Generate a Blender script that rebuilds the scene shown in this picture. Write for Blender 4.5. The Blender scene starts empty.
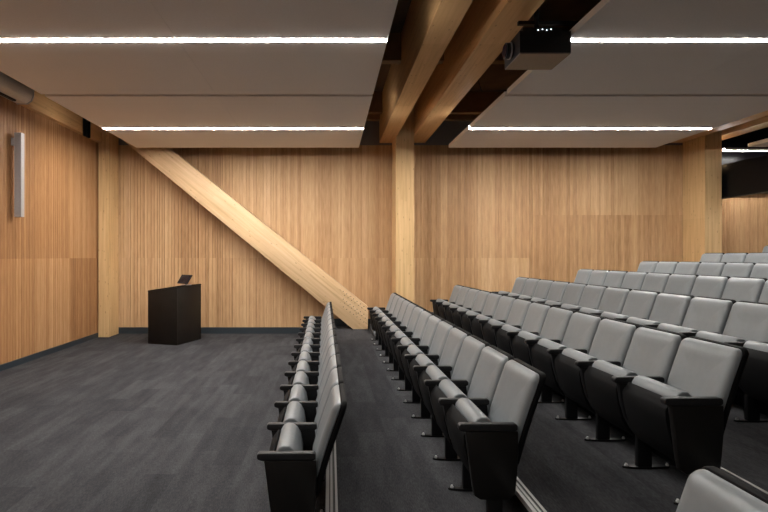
import bpy, bmesh, math, random
from mathutils import Vector, Matrix
random.seed(7)
scene = bpy.context.scene
col = scene.collection

# ------------------------------------------------------------------ materials
class NT:
    def __init__(self, name):
        self.m = bpy.data.materials.new(name); self.m.use_nodes = True
        self.t = self.m.node_tree; self.n = self.t.nodes; self.l = self.t.links
        self.bsdf = self.n['Principled BSDF']
    def node(self, typ, **kw):
        nd = self.n.new(typ)
        for k, v in kw.items(): setattr(nd, k, v)
        return nd
    def link(self, a, b): self.l.new(a, b)
    def val(self, sock, v):
        if hasattr(v, 'is_output') or isinstance(v, bpy.types.NodeSocket): self.link(v, sock)
        else: sock.default_value = v
    def math(self, op, a, b=0.0, c=None, clamp=False):
        nd = self.node('ShaderNodeMath', operation=op, use_clamp=clamp)
        self.val(nd.inputs[0], a); self.val(nd.inputs[1], b)
        if c is not None: self.val(nd.inputs[2], c)
        return nd.outputs[0]
    def coords(self):
        tc = self.node('ShaderNodeTexCoord'); s = self.node('ShaderNodeSeparateXYZ')
        self.link(tc.outputs['Object'], s.inputs[0]); return tc.outputs['Object'], s.outputs
    def comb(self, x, y, z):
        nd = self.node('ShaderNodeCombineXYZ')
        for i, v in enumerate((x, y, z)): self.val(nd.inputs[i], v)
        return nd.outputs[0]
    def noise(self, vec, scale, detail=2.0, rough=.5):
        nd = self.node('ShaderNodeTexNoise'); self.link(vec, nd.inputs['Vector'])
        nd.inputs['Scale'].default_value = scale; nd.inputs['Detail'].default_value = detail
        nd.inputs['Roughness'].default_value = rough
        return nd.outputs['Fac']
    def white(self, vec):
        nd = self.node('ShaderNodeTexWhiteNoise', noise_dimensions='3D'); self.link(vec, nd.inputs['Vector'])
        return nd.outputs['Value']
    def ramp(self, fac, stops):
        nd = self.node('ShaderNodeValToRGB'); self.link(fac, nd.inputs[0])
        e = nd.color_ramp.elements
        while len(e) < len(stops): e.new(.5)
        for el, (p, c) in zip(e, stops): el.position = p; el.color = (*c, 1)
        return nd.outputs[0]
    def bump(self, h, strength, dist):
        nd = self.node('ShaderNodeBump'); nd.inputs['Strength'].default_value = strength
        nd.inputs['Distance'].default_value = dist; self.link(h, nd.inputs['Height'])
        self.link(nd.outputs[0], self.bsdf.inputs['Normal'])
    def mix(self, f, a, b, blend='MIX'):
        nd = self.node('ShaderNodeMix', data_type='RGBA', blend_type=blend)
        self.val(nd.inputs[0], f); self.val(nd.inputs[6], a); self.val(nd.inputs[7], b)
        return nd.outputs[2]
    def set(self, color=None, rough=None, metal=None, spec=None):
        b = self.bsdf.inputs
        if color is not None: self.val(b['Base Color'], color if not isinstance(color, tuple) else (*color, 1))
        if rough is not None: self.val(b['Roughness'], rough)
        if metal is not None: b['Metallic'].default_value = metal
        if spec is not None: b['Specular IOR Level'].default_value = spec
        return self.m

def plain(name, c, rough=.5, metal=0, spec=.5, var=.06, scale=40, bump=0):
    t = NT(name); vec, _ = t.coords()
    n = t.noise(vec, scale, 3)
    k = t.ramp(n, [(.25, tuple(x*(1-var) for x in c)), (.75, tuple(min(1, x*(1+var)) for x in c))])
    if bump: t.bump(t.noise(vec, scale*6, 2), bump, .001)
    return t.set(k, rough, metal, spec)

SW = .039                                # slat module
PW, PX0 = 1.17, 3.39                     # panel module on the far wall
def slat_material(name, axis, stops):
    t = NT(name); vec, s = t.coords()
    u = s[0] if axis == 'x' else s[1]; z = s[2]
    us = t.math('DIVIDE', t.math('SUBTRACT', u, PX0), SW)
    sid = t.math('FLOOR', us)
    pc = t.math('FLOOR', t.math('DIVIDE', t.math('SUBTRACT', u, PX0), PW))
    # boards break at about 1.73 and 2.71 m, each panel column with its own set of breaks
    pr = t.math('MINIMUM', t.math('FLOOR', t.math('DIVIDE', t.math('SUBTRACT', z, .745), .983)), 2.0)
    sh = t.math('FLOOR', t.math('MULTIPLY', t.white(t.comb(pc, 1.7, 3.3)), 2.0))
    blk = t.math('FLOOR', t.math('DIVIDE', t.math('ADD', pr, sh), 2.0))
    w1 = t.white(t.comb(sid, t.math('MULTIPLY', blk, 3.0), 3.1))
    w1b = t.white(t.comb(t.math('FLOOR', t.math('DIVIDE', sid, 2.0)), 7.7, 1.3))
    wp = t.white(t.comb(pc, t.math('MULTIPLY', blk, 5.0), 9.3))
    gr = t.noise(t.comb(t.math('MULTIPLY', u, 75.0), t.math('MULTIPLY', z, 2.0), sid), 1.0, 3)
    # wandering paler and darker streaks inside each slat
    wav = t.noise(t.comb(t.math('MULTIPLY', u, 26.0), t.math('MULTIPLY', z, 3.2), sid), 1.0, 2)
    f = t.math('MULTIPLY', w1, .13)
    f = t.math('MULTIPLY_ADD', w1b, .14, f)
    f = t.math('MULTIPLY_ADD', wp, .22, f)
    f = t.math('MULTIPLY_ADD', gr, .24, f)
    f = t.math('MULTIPLY_ADD', wav, .34, f)
    c = t.ramp(f, stops)
    t.bump(gr, .15, .002)
    return t.set(c, .55, 0, .3)

def glulam_material(name, axis, tint=(1, 1, 1)):
    """spruce lamellas running along the given local axis"""
    t = NT(name); vec, s = t.coords()
    i = 'xyz'.index(axis); L = s[i]; a, b = [s[k] for k in range(3) if k != i]
    st = t.comb(t.math('MULTIPLY', L, .9), t.math('MULTIPLY', a, 22.0), t.math('MULTIPLY', b, 22.0))
    g = t.noise(st, 1.0, 4, .6)
    lam = t.math('FLOOR', t.math('DIVIDE', b if axis != 'z' else a, .045))
    wl = t.white(t.comb(lam, t.math('FLOOR', t.math('DIVIDE', t.math('ADD', L, t.math('MULTIPLY', lam, 1.37)), 2.7)), .5))
    f = t.math('MULTIPLY_ADD', wl, .12, t.math('MULTIPLY', g, .80))
    c = t.ramp(f, [(.22, (.53, .35, .175)), (.5, (.70, .50, .28)), (.85, (.80, .62, .39))])
    vo = t.node('ShaderNodeTexVoronoi', feature='F1'); t.link(t.comb(t.math('MULTIPLY', L, 5.0), t.math('MULTIPLY', a, 13.0), t.math('MULTIPLY', b, 13.0)), vo.inputs['Vector'])
    vo.inputs['Scale'].default_value = 1.0
    kn = t.math('LESS_THAN', vo.outputs['Distance'], .13)
    c = t.mix(t.math('MULTIPLY', kn, .40), c, (.24, .11, .04, 1))
    c = t.mix(1.0, c, (*tint, 1), 'MULTIPLY')
    t.bump(g, .08, .002)
    return t.set(c, .5, 0, .35)

def carpet_material():
    t = NT('carpet'); vec, s = t.coords()
    x, y = s[0], s[1]
    ci = t.math('FLOOR', t.math('DIVIDE', x, .25))
    off = t.math('MULTIPLY', t.white(t.comb(ci, 2.2, 1.1)), 1.0)
    ri = t.math('FLOOR', t.math('ADD', t.math('DIVIDE', y, 1.0), off))
    w = t.white(t.comb(ci, ri, 4.4))
    fine = t.noise(t.comb(t.math('MULTIPLY', x, 170.0), t.math('MULTIPLY', y, 26.0), s[2]), 1.0, 2, .7)
    mid = t.noise(t.comb(t.math('MULTIPLY', x, 9.0), t.math('MULTIPLY', y, 1.6), s[2]), 1.0, 3, .6)
    f = t.math('MULTIPLY', w, .11); f = t.math('MULTIPLY_ADD', fine, .60, f); f = t.math('MULTIPLY_ADD', mid, .40, f)
    c = t.ramp(f, [(.25, (.014, .014, .0155)), (.52, (.040, .0405, .0445)), (.82, (.088, .088, .092))])
    t.bump(fine, .5, .004)
    return t.set(c, .95, 0, .1)

M = {}
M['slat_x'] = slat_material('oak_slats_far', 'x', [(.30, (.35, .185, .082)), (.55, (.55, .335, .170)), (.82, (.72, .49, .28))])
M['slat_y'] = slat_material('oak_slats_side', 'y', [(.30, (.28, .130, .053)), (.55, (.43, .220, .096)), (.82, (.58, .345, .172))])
for ax in 'xyz': M['glulam_' + ax] = glulam_material('spruce_glulam_' + ax, ax, {'x': (1.02, .98, 1.0), 'y': (.98, .82, .66), 'z': (1, .93, .82)}[ax])  # the beams' orange tint holds warm light bounced off the wood
M['carpet'] = carpet_material()
M['base'] = plain('blue_grey_rubber_base', (.022, .031, .039), .5)
M['upper'] = plain('grey_painted_wall', (.19, .18, .17), .8)
M['deck'] = plain('dark_timber_deck', (.10, .055, .026), .8, var=.25, scale=3)
M['purlin'] = plain('brown_timber_purlin', (.30, .17, .075), .65, var=.12, scale=8)  # brown timber, darker than the spruce glulam
M['cloud'] = plain('warm_grey_ceiling_fabric', (.85, .81, .77), .9, spec=.1, var=.03, scale=60)
M['nosing'] = plain('light_grey_nosing', (.50, .50, .49), .45, var=.05)
M['nosing_dark'] = plain('grey_nosing_insert', (.10, .10, .10), .7)
M['vinyl'] = plain('grey_vinyl_upholstery', (.186, .203, .216), .42, spec=.5, var=.04, scale=25, bump=.1)
M['black'] = plain('black_moulded_plastic', (.0042, .0042, .0048), .7, spec=.12, var=.1, bump=.15)
M['arm'] = plain('charcoal_armrest_polymer', (.016, .016, .0175), .5, spec=.3, var=.08)
M['panelblk'] = plain('black_laminate', (.007, .006, .0055), .35, spec=.4, var=.1)
M['steel_blk'] = plain('black_powder_steel', (.009, .009, .010), .45, spec=.2)
M['chrome'] = plain('bright_zinc_bolt', (.85, .85, .85), .5, .6)
M['lectern'] = plain('black_brown_laminate', (.014, .011, .009), .5, spec=.2, var=.15, scale=6)
M['seam'] = plain('shadow_gap_plastic', (.006, .006, .006), .6)
M['silver'] = plain('silver_painted_aluminium', (.46, .45, .46), .45, .3)
M['grille'] = plain('pale_speaker_grille', (.40, .39, .40), .6, .2)
M['screencase'] = plain('beige_screen_case', (.62, .56, .50), .5)
M['gloss'] = plain('gloss_black_panel', (.003, .003, .004), .3, spec=.15)
M['proj'] = plain('projector_black_case', (.012, .012, .014), .4)
M['projbase'] = plain('projector_grey_underside', (.20, .165, .145), .4)
M['glass'] = plain('dark_lens_glass', (.01, .012, .03), .05, spec=.8)
M['screen'] = plain('dark_tablet_glass', (.006, .009, .016), .08, spec=.7)
M['whitedoor'] = plain('rear_plaster', (.30, .28, .26), .8)
def emit(name, c, s):
    t = NT(name); b = t.bsdf.inputs
    b['Base Color'].default_value = (.8, .8, .8, 1)
    b['Emission Color'].default_value = (*c, 1); b['Emission Strength'].default_value = s
    return t.m
M['led'] = emit('led_diffuser_glow', (1.0, .965, .91), 39)
M['led_bright'] = emit('led_diffuser_bright', (1.0, .965, .91), 44)
M['led_low'] = emit('led_diffuser_low', (1.0, .965, .91), 8)
M['led_mid'] = emit('led_diffuser_dimmed', (1.0, .965, .91), 14.5)
M['led_off'] = plain('unlit_led_diffuser', (.7, .7, .7), .5)
M['indicator'] = emit('indicator_lamp_glow', (.8, .9, 1.0), 1.2)

# ------------------------------------------------------------------ helpers
def new_obj(name, bm, mat, parent=None, smooth=None, loc=None):
    bmesh.ops.recalc_face_normals(bm, faces=bm.faces)
    me = bpy.data.meshes.new(name); bm.to_mesh(me); bm.free()
    mats = mat if isinstance(mat, list) else [mat]
    for m in mats: me.materials.append(M[m])
    o = bpy.data.objects.new(name, me); col.objects.link(o)
    if parent: o.parent = parent
    if loc: o.location = loc
    if smooth:
        for p in me.polygons: p.use_smooth = True
        me.set_sharp_from_angle(angle=math.radians(smooth))
    return o
def box(bm, x0, x1, y0, y1, z0, z1, mi=0):
    vs = [bm.verts.new(p) for p in ((x0,y0,z0),(x1,y0,z0),(x1,y1,z0),(x0,y1,z0),(x0,y0,z1),(x1,y0,z1),(x1,y1,z1),(x0,y1,z1))]
    for f in ((0,3,2,1),(4,5,6,7),(0,1,5,4),(1,2,6,5),(2,3,7,6),(3,0,4,7)):
        fc = bm.faces.new([vs[i] for i in f]); fc.material_index = mi
    return vs
def bevel_all(bm, w, seg=2, ang=30):
    es = [e for e in bm.edges if len(e.link_faces) == 2 and e.calc_face_angle(0) > math.radians(ang)]
    bmesh.ops.bevel(bm, geom=es, offset=w, segments=seg, affect='EDGES', profile=.5, clamp_overlap=True)
def boxo(name, dims, mat, parent=None, bev=0, loc=None, seg=2):
    bm = bmesh.new(); box(bm, *dims)
    if bev: bevel_all(bm, bev, seg)
    return new_obj(name, bm, mat, parent, smooth=40 if bev else None, loc=loc)
def prism(pts, y0, y1, bev=0, seg=2, plane='xz', ang=30):
    """extrude a polygon given in x-z (or x-y) between two values of the other axis"""
    bm = bmesh.new()
    P = (lambda p, h: (p[0], h, p[1])) if plane == 'xz' else (lambda p, h: (p[0], p[1], h))
    a = [bm.verts.new(P(p, y0)) for p in pts]; b = [bm.verts.new(P(p, y1)) for p in pts]
    bm.faces.new(a); bm.faces.new(b[::-1])
    for i in range(len(pts)):
        j = (i+1) % len(pts); bm.faces.new((a[i], b[i], b[j], a[j]))
    bmesh.ops.recalc_face_normals(bm, faces=bm.faces)
    if bev: bevel_all(bm, bev, seg, ang)
    return bm
def cyl(bm, p0, p1, r, n=16):
    p0, p1 = Vector(p0), Vector(p1); d = (p1-p0).normalized()
    u = d.orthogonal().normalized(); v = d.cross(u)
    A = [bm.verts.new(p0+r*(math.cos(2*math.pi*i/n)*u+math.sin(2*math.pi*i/n)*v)) for i in range(n)]
    B = [bm.verts.new(p1+r*(math.cos(2*math.pi*i/n)*u+math.sin(2*math.pi*i/n)*v)) for i in range(n)]
    bm.faces.new(A[::-1]); bm.faces.new(B)
    for i in range(n): bm.faces.new((A[i], A[(i+1) % n], B[(i+1) % n], B[i]))
def empty(name, loc, label=None, cat=None, group=None):
    o = bpy.data.objects.new(name, None); col.objects.link(o); o.location = loc; o.empty_display_size = .1
    return tag(o, label, cat, group)
def tag(o, label=None, cat=None, group=None):
    if label: o['label'] = label
    if cat: o['category'] = cat
    if group: o['group'] = group
    return o
def struct(o): o['kind'] = 'structure'; return o
def copy_tree(o, parent=None):
    c = o.copy(); col.objects.link(c)
    if parent: c.parent = parent
    for ch in list(o.children): copy_tree(ch, c)
    return c

# ------------------------------------------------------------------ room shell
WALL_Y, XL, XR, YB = 12.18, -5.09, 13.2, -4.6
STEP_X0, STEP_T = .03, 1.18
def fl(k): return 0.0 if k == 0 else .17 + .15*(k-1)

def slat_wall(name, axis, a0, a1, z0, z1, plane, sgn, mat):
    """sgn: direction from the wall into the room along the other axis"""
    rnd = random.Random(name)
    pts = []; k0 = math.ceil((a0-PX0)/SW); k1 = math.floor((a1-PX0)/SW)
    pts.append((a0, 0.0))
    for k in range(k0, k1+1):
        u = PX0 + k*SW
        if u - .004 < a0 or u + .004 > a1: continue
        if k % 2 == 0 or rnd.random() < .15:
            d = .018 if rnd.random() < .75 else .010
            g = .0036 if rnd.random() < .6 else .0048
            pts += [(u-g, 0), (u-g, -d), (u+g, -d), (u+g, 0)]
    pts.append((a1, 0.0)); pts += [(a1, -.15), (a0, -.15)]
    bm = bmesh.new()
    def P(u, d, z): return (u, plane+sgn*d, z) if axis == 'x' else (plane+sgn*d, u, z)
    A = [bm.verts.new(P(u, d, z0)) for u, d in pts]; B = [bm.verts.new(P(u, d, z1)) for u, d in pts]
    n = len(pts)
    for i in range(n): bm.faces.new((A[i], A[(i+1) % n], B[(i+1) % n], B[i]))
    bm.faces.new(A); bm.faces.new(B[::-1])
    return struct(new_obj(name, bm, mat))
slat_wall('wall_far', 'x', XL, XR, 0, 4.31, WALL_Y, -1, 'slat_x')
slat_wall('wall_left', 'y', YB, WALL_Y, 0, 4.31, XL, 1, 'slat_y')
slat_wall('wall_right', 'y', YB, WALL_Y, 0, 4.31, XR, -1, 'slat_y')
struct(boxo('wall_rear', (XL, XR, YB-.15, YB, 0, 4.31), 'whitedoor'))
struct(boxo('wall_far_upper', (XL, XR, WALL_Y, WALL_Y+.15, 4.31, 5.45), 'upper'))
struct(boxo('wall_left_upper', (XL-.15, XL, YB, WALL_Y, 4.31, 5.45), 'deck'))
struct(boxo('wall_right_upper', (XR, XR+.15, YB, WALL_Y, 4.31, 5.45), 'deck'))
struct(boxo('wall_rear_upper', (XL, XR, YB-.15, YB, 4.31, 5.45), 'deck'))
struct(boxo('ceiling', (XL-.15, XR+.15, YB-.15, WALL_Y+.15, 5.32, 5.5), 'deck'))
struct(boxo('floor', (XL-.15, XR+.15, YB-.15, WALL_Y+.15, -.15, 0), 'carpet'))
NK = 9
AIS = 10.42                                            # far ends of the seat rows: the aisle begins
for k in range(1, NK+1):
    x0 = STEP_X0 + STEP_T*(k-1); x1 = XR if k == NK else STEP_X0 + STEP_T*k
    o = boxo('floor', (x0, x1, YB, WALL_Y, 0, fl(k)), 'carpet'); struct(o)
    if k < NK:                                         # half-height aisle step
        xs = x0 + .83 if k == 1 else x0 + .62
        struct(boxo('floor', (xs, x1, 10.1 if k == 1 else AIS, WALL_Y, fl(k), fl(k)+.075), 'carpet'))
# ribbed nosings on each platform edge
for k in range(1, NK):
    x0 = STEP_X0 + STEP_T*(k-1); z = fl(k)
    bm = bmesh.new()
    box(bm, x0-.058, x0-.012, -2.5, 10.1, z-.028, z+.003)
    box(bm, x0-.012, x0+.004, -2.5, 10.1, z-.028, z-.001, 1)
    box(bm, x0+.004, x0+.020, -2.5, 10.1, z-.0005, z+.004)
    box(bm, x0-.036, x0-.028, -2.5, 10.1, z-.028, z+.0045, 1)
    o = struct(new_obj('trim_%d' % k, bm, ['nosing', 'nosing_dark']))
# baseboards
def baseboard(name, dims): struct(boxo(name, dims, 'base', bev=.003))
bm = bmesh.new(); box(bm, XL, STEP_X0, WALL_Y-.03, WALL_Y, 0, .143)
for k in range(1, NK+1):
    x0 = STEP_X0 + STEP_T*(k-1); x1 = XR if k == NK else STEP_X0 + STEP_T*k
    box(bm, x0, x1, WALL_Y-.03, WALL_Y, fl(k), fl(k)+.17)
struct(new_obj('baseboard_far', bm, 'base'))
baseboard('baseboard_left', (XL, XL+.03, YB, 11.618, 0, .095))

# ------------------------------------------------------------------ timber frame
CZ = 4.36
def timber(name, dims, mat, label, cat, bev=.008):
    cx, cy, cz = (dims[0]+dims[1])/2, (dims[2]+dims[3])/2, dims[4]
    bm = bmesh.new(); box(bm, dims[0]-cx, dims[1]-cx, dims[2]-cy, dims[3]-cy, 0, dims[5]-cz); bevel_all(bm, bev, 2)
    o = new_obj(name, bm, mat, smooth=40, loc=(cx, cy, cz)); return tag(o, label, cat)
bm = bmesh.new(); zb = fl(2)-.074                      # the shaft narrows to pass between the twin beams
box(bm, -.195, .195, -.36, .36, 0, 4.355-zb); box(bm, -.16, .195, -.36, .36, 4.355-zb, 5.32-zb); bevel_all(bm, .006, 2)
tag(new_obj('timber_column', bm, 'glulam_z', smooth=40, loc=(1.611, 11.79, zb)),
    'pale spruce column standing in the middle of the far wall, between the twin beams', 'column')
timber('timber_column', (-5.058, -4.83, 11.62, WALL_Y-.03, 0, 5.32), 'glulam_z',
       'pale spruce column in the left corner, beside the black lectern', 'column')
timber('timber_column', (8.055, 8.415, 11.43, WALL_Y-.03, fl(7)+.076, 5.32), 'glulam_z',
       'pale spruce column at the right behind the uppermost seat rows', 'column')
timber('ceiling_beam', (1.13, 1.446, YB, WALL_Y-.002, CZ, 5.32), 'glulam_y',
       'left one of the two big spruce beams running overhead to the middle column', 'beam')
timber('ceiling_beam', (1.81, 2.175, YB, WALL_Y-.002, CZ, 5.32), 'glulam_y',
       'right one of the two big overhead spruce beams, next to the projector', 'beam')
timber('ceiling_beam', (7.70, 8.05, YB, WALL_Y-.002, CZ, 5.32), 'glulam_y',
       'spruce beam at upper right along the edge of the right ceiling panels', 'beam')
timber('ceiling_beam', (8.42, 8.78, YB, WALL_Y-.002, CZ, 5.32), 'glulam_y',
       'outermost right spruce beam above the dark glossy bulkhead', 'beam')
lb = timber('wall_beam', (-5.087, -4.985, YB, 11.615, 4.25, 5.32), 'glulam_y',
       'spruce beam along the top of the left wall above the slats', 'beam')
# diagonal brace, local x along its length
ang = math.atan(.81); ca, sa = math.cos(ang), math.sin(ang)
zf = fl(1)
poly = [(.50, zf+.002), (.83, zf+.002), (.83, .665)]
def up(x): return .665 + (.83-x)*.800
def lo(x): return zf + .002 + (.50-x)*.822
poly += [(-3.75, up(-3.75)), (-4.82, min(up(-4.82), 5.3)), (-4.82, lo(-4.82))]
org = Vector((.5, 11.80, zf)); R = Matrix.Rotation(ang, 4, 'Y')   # local x axis -> down-right direction
bm = bmesh.new()
A = [bm.verts.new((x, 11.63, z)) for x, z in poly]; B = [bm.verts.new((x, 12.0, z)) for x, z in poly]
bm.faces.new(A); bm.faces.new(B[::-1])
for i in range(len(poly)): j = (i+1) % len(poly); bm.faces.new((A[i], B[i], B[j], A[j]))
bmesh.ops.recalc_face_normals(bm, faces=bm.faces); bevel_all(bm, .006, 2)
MW = Matrix.Translation(org) @ R
bmesh.ops.transform(bm, matrix=MW.inverted(), verts=bm.verts)
brace = new_obj('diagonal_brace', bm, 'glulam_x', smooth=40); brace.matrix_world = MW
tag(brace, 'long pale spruce brace leaning diagonally across the far wall', 'brace')
bm = bmesh.new(); cyl(bm, (0, 0, 0), (0, .012, 0), .009, 10)
dow = new_obj('dowel', bm, 'steel_blk', brace); first = True
rr = random.Random(3); cnt = 0
for i in range(5):
    for j in range(7):
        x = .74 - j*.075 + (i % 2)*.03; z = .33 + i*.085 + j*.055
        if z > up(x)-.05 or z < lo(x)+.05 or x > .79: continue
        w = MW.inverted() @ Vector((x, 11.622, z))
        d = dow if first else dow.copy()
        if not first: col.objects.link(d); d.parent = brace
        first = False; d.location = w; d.rotation_euler = (0, -ang, 0)
# purlins
bays = [(-4.98, 1.128, 'left bay'), (1.448, 1.808, 'between the twin beams'), (2.177, 7.698, 'right bay')]
for y, yn in ((11.46, 'nearest the far wall'), (8.43, 'second from the far wall'), (5.3, 'third from the far wall'), (2.2, 'fourth from the far wall')):
    for a, b, bn in bays:
        if 'twin' in bn and y > 11: continue
        o = boxo('purlin', (a, b, y, y+.16, 4.87, 5.31), 'purlin', bev=.004)
        tag(o, 'timber purlin under the dark roof deck, %s, %s' % (bn, yn), 'purlin')
for a, b, bn in (bays[0], bays[2]):
    o = boxo('purlin', (a, b, WALL_Y-.16, WALL_Y-.004, 4.86, 5.31), 'purlin', bev=.004)
    tag(o, 'timber purlin against the grey top of the far wall, %s' % bn, 'purlin')

# ------------------------------------------------------------------ ceiling panels + light lines
H0 = 4.07
def cloud(x0, x1, y0, y1, yl, xj, label):
    bm = bmesh.new(); g = .0012; s = .037; T = .06
    for a, b in ((x0, xj-g), (xj+g, x1)):
        box(bm, a, b, y0, yl-s, H0, H0+T); box(bm, a, b, yl+s, y1, H0, H0+T)
    box(bm, x0, x1, y0+.01, y1-.01, H0+T, H0+T+.012)
    t = new_obj('ceiling_panel', bm, 'cloud'); tag(t, label, 'ceiling panel', 'suspended ceiling panels')
def light(x0, x1, yl, label, mat='led'):
    e = empty('linear_light', ((x0+x1)/2, yl, H0), label, 'light', 'linear ceiling lights')
    h = (x1-x0)/2-.0015
    bm = bmesh.new(); box(bm, -h, h, -.036, -.0315, 0, .055); box(bm, -h, h, .0315, .036, 0, .055); box(bm, -h, h, -.0315, .0315, .048, .055)
    new_obj('housing', bm, 'silver', e)
    boxo('diffuser', (-h, h, -.030, .030, -.004, .03), mat, e)
rows = [(7.65, 11.28, 9.60, 'nearest the far wall'), (3.74, 7.56, 5.66, 'second from the far wall'),
        (-.18, 3.68, 1.74, 'above the camera'), (-4.3, -.24, -2.2, 'behind the camera')]
for y0, y1, yl, nm in rows:
    cloud(-4.10, .612, y0, y1, yl, -1.62, 'large grey suspended ceiling panel of the left bay, %s' % nm)
    cloud(2.515, 6.90, y0, y1, yl, 4.70, 'large grey suspended ceiling panel of the right bay, %s' % nm)
    light(-4.09, -1.62, yl, 'ceiling light line, left half of the left bay panel %s' % nm, 'led_bright' if yl > 9 else 'led' if yl > 3 else 'led_mid')
    light(-1.62, .605, yl, 'ceiling light line, right half of the left bay panel %s' % nm, 'led_bright' if yl > 9 else 'led' if yl > 3 else 'led_low')
    light(2.52, 4.70, yl, 'ceiling light line, left half of the right bay panel %s' % nm, 'led_bright' if yl > 9 else 'led_mid' if yl > 3 else 'led_off')
    light(4.70, 6.87, yl, 'ceiling light line, right half of the right bay panel %s' % nm, 'led_bright' if yl > 9 else 'led_mid' if yl > 3 else 'led_off')
cloud(8.80, 13.0, 3.0, 11.2, 7.0, 10.5, 'grey suspended ceiling panel beyond the right column')
light(8.97, 10.5, 7.0, 'ceiling light line beyond the right column, left half')
light(10.5, 12.9, 7.0, 'ceiling light line beyond the right column, right half')
light(8.6, 9.62, 11.62, 'short added light strip for the bright streak above the black bulkhead beyond the right column')  # strip added to draw a soft streak of light in the dark bay

# black bulkhead beyond the right column
bk = empty('bulkhead', (8.6, 9.0, 3.04), 'glossy black bulkhead hanging beyond the right column', 'bulkhead')
boxo('fascia', (-.12, .0, -6, 3.1, 0, .70), 'gloss', bk, bev=.006)
boxo('bottom_rail', (-.13, .01, -6, 3.1, -.02, -.001), 'steel_blk', bk, bev=.003)
struct(boxo('trim_20', (8.79, XR, WALL_Y-.06, WALL_Y-.002, 3.2, 5.3), 'gloss'))  # black sheet added to make the void above the fascia dark

# ------------------------------------------------------------------ things on the left wall
sp = empty('wall_speaker', (-4.975, 8.52, 2.40), 'slim silver column speaker mounted high on the left slat wall', 'speaker')
boxo('cabinet', (-.055, .055, -.045, .045, 0, 1.34), 'silver', sp, bev=.006)
boxo('grille', (-.040, .040, -.050, -.0455, .03, 1.31), 'grille', sp, bev=.002)
for z in (1.20,):
    br = boxo('bracket', (-.114, -.0555, -.035, .02, z-.06, z+.06), 'silver', sp, bev=.004)
sc = empty('screen_housing', (-4.75, 4.0, 4.19), 'beige roller screen case running along the top of the left wall', 'projection screen')
prof = [(-.15, .02), (-.13, -.045), (.03, -.05), (.10, .0), (.13, .07), (.13, .16), (.10, .19), (-.15, .19)]
new_obj('case', prism(prof, -5.5, 4.28, .012), 'screencase', sc, smooth=40)
prof2 = [(x*1.03, .07+(z-.07)*1.04) for x, z in prof]
new_obj('end_cap', prism(prof2, 4.281, 4.31, .008), 'silver', sc, smooth=40)
boxo('bottom_bar', (-.05, .0, -5.4, 4.05, -.075, -.052), 'steel_blk', sc, bev=.004)
for y in (-4, -1, 3.6): boxo('bracket', (-.234, -.15, y-.04, y+.04, .04, .16), 'steel_blk', sc, bev=.004)
cb = empty('beam_bracket', (-4.982, 10.85, 4.2), 'black steel bracket clamped on the left wall beam', 'bracket')
boxo('plate', (0, .012, -.13, .13, 0, .5), 'steel_blk', cb, bev=.003)
for y in (-.1, .1): boxo('rib', (.0125, .05, y-.008, y+.008, 0, .5), 'steel_blk', cb, bev=.002)
for z in (.08, .2, .32, .44):
    bm = bmesh.new(); cyl(bm, (.0125, 0, z), (.03, 0, z), .016, 6); new_obj('bolt', bm, 'chrome' if z < 0 else 'arm', cb)

# ------------------------------------------------------------------ lectern
a = Vector((-3.03, 10.54)); b = Vector((-3.70, 10.84)); c = Vector((-2.75, 11.36))
rot = math.atan2(c.y-a.y, c.x-a.x)            # local x: near edge -> right corner
le = empty('lectern', (a.x, a.y, 0), 'black boxy lectern standing on the carpet in front of the far wall', 'lectern')
le.rotation_euler = (0, 0, rot)
Lx, Ly = .86, .69                              # local y runs from the near edge to the left corner
def zt(y): return 1.18 - .105*y/Ly
def lec(name, x0, x1, y0, y1, z0, top, mat='lectern', bev=.004):
    bm = bmesh.new(); vs = box(bm, x0, x1, y0, y1, z0, 1)
    for v in vs[4:]: v.co.z = zt(v.co.y)+top
    bmesh.ops.recalc_face_normals(bm, faces=bm.faces); bevel_all(bm, bev, 2)
    return new_obj(name, bm, mat, le, smooth=40)
lec('side_panel', 0, .025, 0, Ly, 0, -.028); lec('side_panel', Lx-.025, Lx, 0, Ly, 0, -.028)
lec('rear_panel', .026, Lx-.026, 0.001, .025, .0, -.028)
lec('front_panel', .026, Lx-.026, Ly-.025, Ly-.001, .0, -.028)
bm = bmesh.new(); vs = box(bm, -.003, Lx+.003, -.003, Ly+.003, 0, 0)
for v in vs[:4]: v.co.z = zt(v.co.y)-.027
for v in vs[4:]: v.co.z = zt(v.co.y)
new_obj('top', bm, 'lectern', le)
boxo('shelf', (.03, Lx-.03, .03, Ly-.03, .55, .57), 'lectern', le)
boxo('plinth', (.03, Lx-.03, .03, Ly-.03, .0, .05), 'seam', le)
# tablet on its stand
tb = empty('tablet', (-3.0, 10.93, 0), 'small dark touch tablet tilted on a stand on the black lectern', 'tablet')
loc = Vector((-2.96, 10.93)); q = Matrix.Rotation(-rot, 2) @ (loc-a); tb.location = (loc.x, loc.y, zt(q.y)+.001)
tb.rotation_euler = (0, 0, rot-math.pi/2-.25)
boxo('stand_base', (-.09, .09, -.07, .07, .002, .014), 'silver', tb, bev=.004)
boxo('stand_neck', (-.02, .02, -.01, .012, .014, .08), 'steel_blk', tb, bev=.003)
bm = bmesh.new(); box(bm, -.15, .15, -.011, .011, -.105, .105); bevel_all(bm, .006, 3)
d = new_obj('display', bm, 'steel_blk', tb, smooth=40); d.location = (0, -.03, .125); d.rotation_euler = (math.radians(-38), 0, 0)
s = boxo('glass', (-.135, .135, -.0125, -.0112, -.09, .09), 'screen', d)

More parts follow.
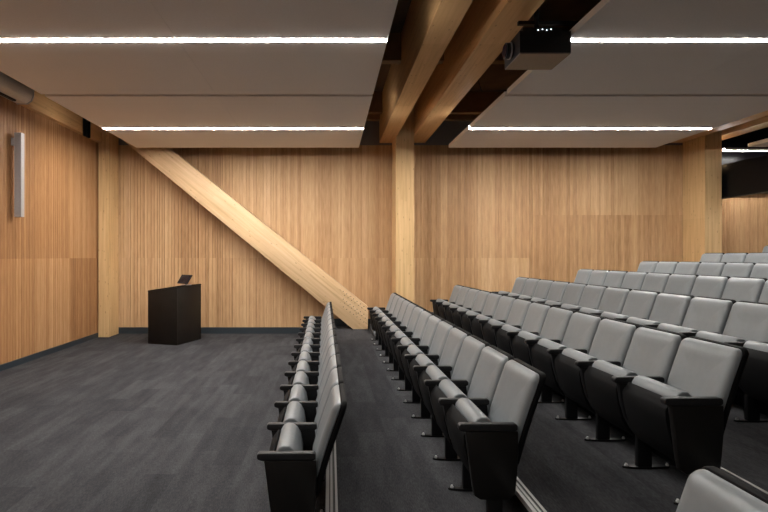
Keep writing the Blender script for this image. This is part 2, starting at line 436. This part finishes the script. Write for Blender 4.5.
# ------------------------------------------------------------------ projector
pj = empty('projector', (2.235, 5.76, 3.872), 'black projector hanging beside the right twin beam, grey underside', 'projector')
boxo('body', (-.265, .265, -.24, .24, .012, .235), 'proj', pj, bev=.012)
boxo('underside', (-.262, .262, -.238, .238, 0, .0115), 'projbase', pj, bev=.004)
boxo('top_cover', (-.22, .20, -.2, .2, .236, .29), 'proj', pj, bev=.012)
bm = bmesh.new(); cyl(bm, (-.34, 0, .12), (-.266, 0, .12), .085, 32); ln = new_obj('lens_barrel', bm, 'proj', pj, smooth=40)
bm = bmesh.new(); cyl(bm, (-.348, 0, .12), (-.341, 0, .12), .070, 32); new_obj('lens_glass', bm, 'glass', ln, smooth=40)
bm = bmesh.new(); cyl(bm, (-.30, 0, .12), (-.285, 0, .12), .090, 32); new_obj('lens_ring', bm, 'silver', ln, smooth=40)
boxo('mount_plate', (-.15, .15, -.15, .15, .291, .305), 'steel_blk', pj, bev=.003)
bm = bmesh.new(); cyl(bm, (0, 0, .306), (0, 0, 1.44), .028, 16); new_obj('mount_pole', bm, 'steel_blk', pj, smooth=40)
boxo('mount_arm', (-.2, .45, -.02, .02, .40, .44), 'steel_blk', pj, bev=.003)
for i in range(4):
    bm = bmesh.new(); cyl(bm, (-.06+i*.045, -.2005, .262+.008*(i % 2)), (-.06+i*.045, -.203, .262+.008*(i % 2)), .005, 8)
    new_obj('indicator_lamp', bm, 'indicator', pj)
boxo('side_handle', (.2655, .285, -.16, .12, .13, .21), 'silver', pj, bev=.004)
# hanging cable beside the projector
pp = [(2.24, 8.0, 4.86), (2.235, 8.0, 4.4), (2.25, 7.9, 4.22), (2.4, 7.7, 4.16), (2.8, 7.58, 4.145)]
bm = bmesh.new()
for p, q in zip(pp, pp[1:]): cyl(bm, p, q, .005, 8)
cable = new_obj('cable', bm, 'arm', smooth=60)
tag(cable, 'thin cable dropping from the roof behind the projector', 'cable')

# ------------------------------------------------------------------ seats
PITCH, Z1 = .5385, 3.112
def interp(tab, z):
    if z <= tab[0][0]: return tab[0][1]
    for (a0, b0), (a1, b1) in zip(tab, tab[1:]):
        if z <= a1: return b0+(b1-b0)*(z-a0)/(a1-a0)
    return tab[-1][1]
REAR = [(.32, .340), (.40, .370), (.50, .398), (.60, .428), (.70, .461), (.80, .497), (.91, .535)]
def rrect(hw, z0, z1, r, n=5, sub=5):
    pts = []; zc = (z0+z1)/2; hh = (z1-z0)/2
    cs = [(hw-r, hh-r, 0), (-(hw-r), hh-r, 90), (-(hw-r), -(hh-r), 180), (hw-r, -(hh-r), 270)]
    for k, (cx, cy, a0) in enumerate(cs):
        arc = [(cx+r*math.cos(math.radians(a0+90*i/n)), cy+r*math.sin(math.radians(a0+90*i/n))) for i in range(n+1)]
        pts += arc
        nx, ny, na = cs[(k+1) % 4]; e = (nx+r*math.cos(math.radians(na)), ny+r*math.sin(math.radians(na)))
        s = arc[-1]
        for i in range(1, sub): pts.append((s[0]+(e[0]-s[0])*i/sub, s[1]+(e[1]-s[1])*i/sub))
    return [(x, y+zc) for x, y in pts], zc
def pad(hw, z0, z1, r, rings, backoff):
    """rings: (inset, distance in front of the rear profile, minus backoff)"""
    bm = bmesh.new(); L = []
    for inset, dep in rings:
        pts, zc = rrect(hw-inset, z0+inset, z1-inset, max(r-inset, .006) if hw-inset > .03 else .003)
        L.append([bm.verts.new((interp(REAR, z)-backoff-dep, y, z)) for y, z in pts])
    n = len(L[0])
    for A, B in zip(L, L[1:]):
        for i in range(n): bm.faces.new((A[i], A[(i+1) % n], B[(i+1) % n], B[i]))
    bm.faces.new(L[0][::-1]); bm.faces.new(L[-1])
    return bm
def make_chair():
    e = empty('auditorium_chair', (0, 0, 0))
    bs = new_obj('back_shell', pad(.2650, .34, .910, .050, [(.16, -.006), (.05, -.009), (.018, -.006), (.005, 0), (0, .008), (0, .024), (.004, .032), (.03, .032), (.16, .032)], -.0), 'black', e, smooth=35)
    new_obj('back_cushion', pad(.2575, .45, .901, .044, [(.16, 0), (.01, 0), (0, .004), (0, .010), (.003, .020), (.010, .031), (.020, .038), (.036, .043), (.06, .045), (.09, .043), (.13, .040), (.18, .038)], .0325), 'vinyl', e, smooth=50)
    shell = [(.046, .536), (.050, .47), (.068, .39), (.094, .30), (.137, .232), (.185, .190), (.225, .195), (.232, .215), (.19, .232), (.146, .27), (.112, .345), (.097, .45), (.092, .55), (.099, .594), (.090, .602), (.055, .556)]
    new_obj('seat_shell', prism(shell, -.231, .231, .006, 2, ang=35), 'black', e, smooth=35)
    cush = [(.0985, .53), (.1025, .58), (.108, .606), (.126, .633), (.152, .646), (.188, .643), (.216, .620), (.240, .580), (.254, .50), (.257, .40), (.246, .29), (.225, .242), (.195, .237), (.151, .276), (.118, .350), (.1035, .452)]
    new_obj('seat_cushion', prism(cush, -.2285, .2285, .012, 3, ang=60), 'vinyl', e, smooth=50)
    # hinge tube under the folded seat
    bm = bmesh.new(); cyl(bm, (.262, -.25, .30), (.262, .25, .30), .012, 12); new_obj('hinge_tube', bm, 'steel_blk', e, smooth=40)
    return e
def add_side(e, y, end=0):
    """a standard with its armrest; end: -1 / +1 adds the big closing panel"""
    w = .022
    new_obj('armrest', prism([(.004, .600), (.008, .588), (.03, .582), (.33, .582), (.347, .592), (.347, .616), (.337, .626), (.016, .626), (.004, .616)], y-w-.003, y+w+.003, .006, 3, ang=40), 'arm', e, smooth=40)
    if end:
        p = [(.045, .5815), (.350, .5815), (.352, .44), (.343, .32), (.333, .215), (.30, .185), (.13, .185), (.098, .205), (.088, .25)]
        new_obj('end_panel', prism(p, y-w, y+w, .006, 2, ang=50), 'panelblk', e, smooth=40)
        st = [(.17, 0.006), (.26, 0.006), (.26, .19), (.17, .19)]
        new_obj('leg', prism(st, y-w+.006, y+w-.006, .003), 'steel_blk', e, smooth=40)
    else:
        p = [(.035, .5815), (.332, .5815), (.345, .44), (.338, .33), (.31, .26), (.262, .22), (.262, .006), (.167, .006), (.167, .22), (.125, .27), (.085, .35), (.055, .46)]
        new_obj('leg', prism(p, y-.020, y+.020, .003, ang=40), 'steel_blk', e, smooth=40)
    f = new_obj('foot_plate', prism([(.075+.16+.165*math.cos(t*math.pi/12), y+.028*math.sin(t*math.pi/12)*(1 if abs(math.cos(t*math.pi/12)) < .98 else .7)) for t in range(24)], .001, .0135, plane='xy'), 'steel_blk', e, smooth=40)
    for x in (.095, .378):
        bm = bmesh.new(); cyl(bm, (x, y, .0136), (x, y, .023), .011, 8); cyl(bm, (x, y, .0225), (x, y, .031), .007, 8)
        new_obj('bolt', bm, 'chrome', f)
proto_mid = make_chair(); add_side(proto_mid, -PITCH/2)
proto_near = make_chair(); add_side(proto_near, -PITCH/2, -1)
proto_far = make_chair(); add_side(proto_far, -PITCH/2); add_side(proto_far, PITCH/2, 1)
used = set()
ORD = ['first', 'second', 'third', 'fourth', 'fifth', 'sixth', 'seventh', 'eighth', 'ninth', 'tenth', 'eleventh', 'twelfth', 'thirteenth']
def place(proto, x, y, z, label, group):
    if proto.name not in used: used.add(proto.name); o = proto
    else: o = copy_tree(proto)
    sk = .011 if z == 0 else .006            # the rows run very slightly askew to the side wall
    o.location = (x - sk*(y-Z1), y, z); o.rotation_euler = (0, 0, sk); tag(o, label, 'chair', group)
X0 = [-.43, .745, 1.94, 3.115, 4.29, 5.465, 6.64, 7.815]
first_seen = [0, 0, 0, 1, 3, 5, 8, 11]
for r, x0 in enumerate(X0):
    rn = 'lowest' if r == 0 else ORD[r]
    rown = 'the front row' if r == 0 else 'the %s row' % ORD[r]
    for k in range(first_seen[r], 13):
        proto = proto_near if k == 0 else proto_far if k == 12 else proto_mid
        if k == 0: lab = 'grey tip-up chair with black end panel, at the near aisle end of %s' % rown
        elif k == 12: lab = 'grey tip-up chair at the far end of %s, closest to the wooden wall' % rown
        elif r < 3 and k < 7: lab = 'grey tip-up auditorium chair, %s from the near end of %s' % (ORD[k], rown)
        else: lab = 'grey tip-up auditorium chair, %s from the far end of %s' % (ORD[12-k], rown)
        place(proto, x0, Z1 + PITCH*(k+.5), fl(r), lab, 'chairs in %s' % rown)
place(proto_mid, X0[1]-.012, 1.79-.262, fl(1), 'grey tip-up chair cut off at the bottom right corner, across the near aisle', 'chairs nearest the camera')

# ------------------------------------------------------------------ light, world, camera
w = bpy.data.worlds.new('world'); scene.world = w; w.use_nodes = True
w.node_tree.nodes['Background'].inputs[0].default_value = (1, .9, .8, 1)
w.node_tree.nodes['Background'].inputs[1].default_value = 0.0
cam = bpy.data.cameras.new('camera'); co = bpy.data.objects.new('camera', cam); col.objects.link(co)
co.location = (0, 0, 1.773); co.rotation_euler = (math.pi/2, 0, 0)
cam.sensor_width = 36; cam.lens = 532/768*36; cam.shift_x = 54/768; cam.shift_y = 0
cam.clip_start = .05
scene.camera = co
vs = scene.view_settings
vs.view_transform = 'Standard'; vs.look = 'None'; vs.gamma = 1; vs.use_curve_mapping = False
vs.exposure = 2.5
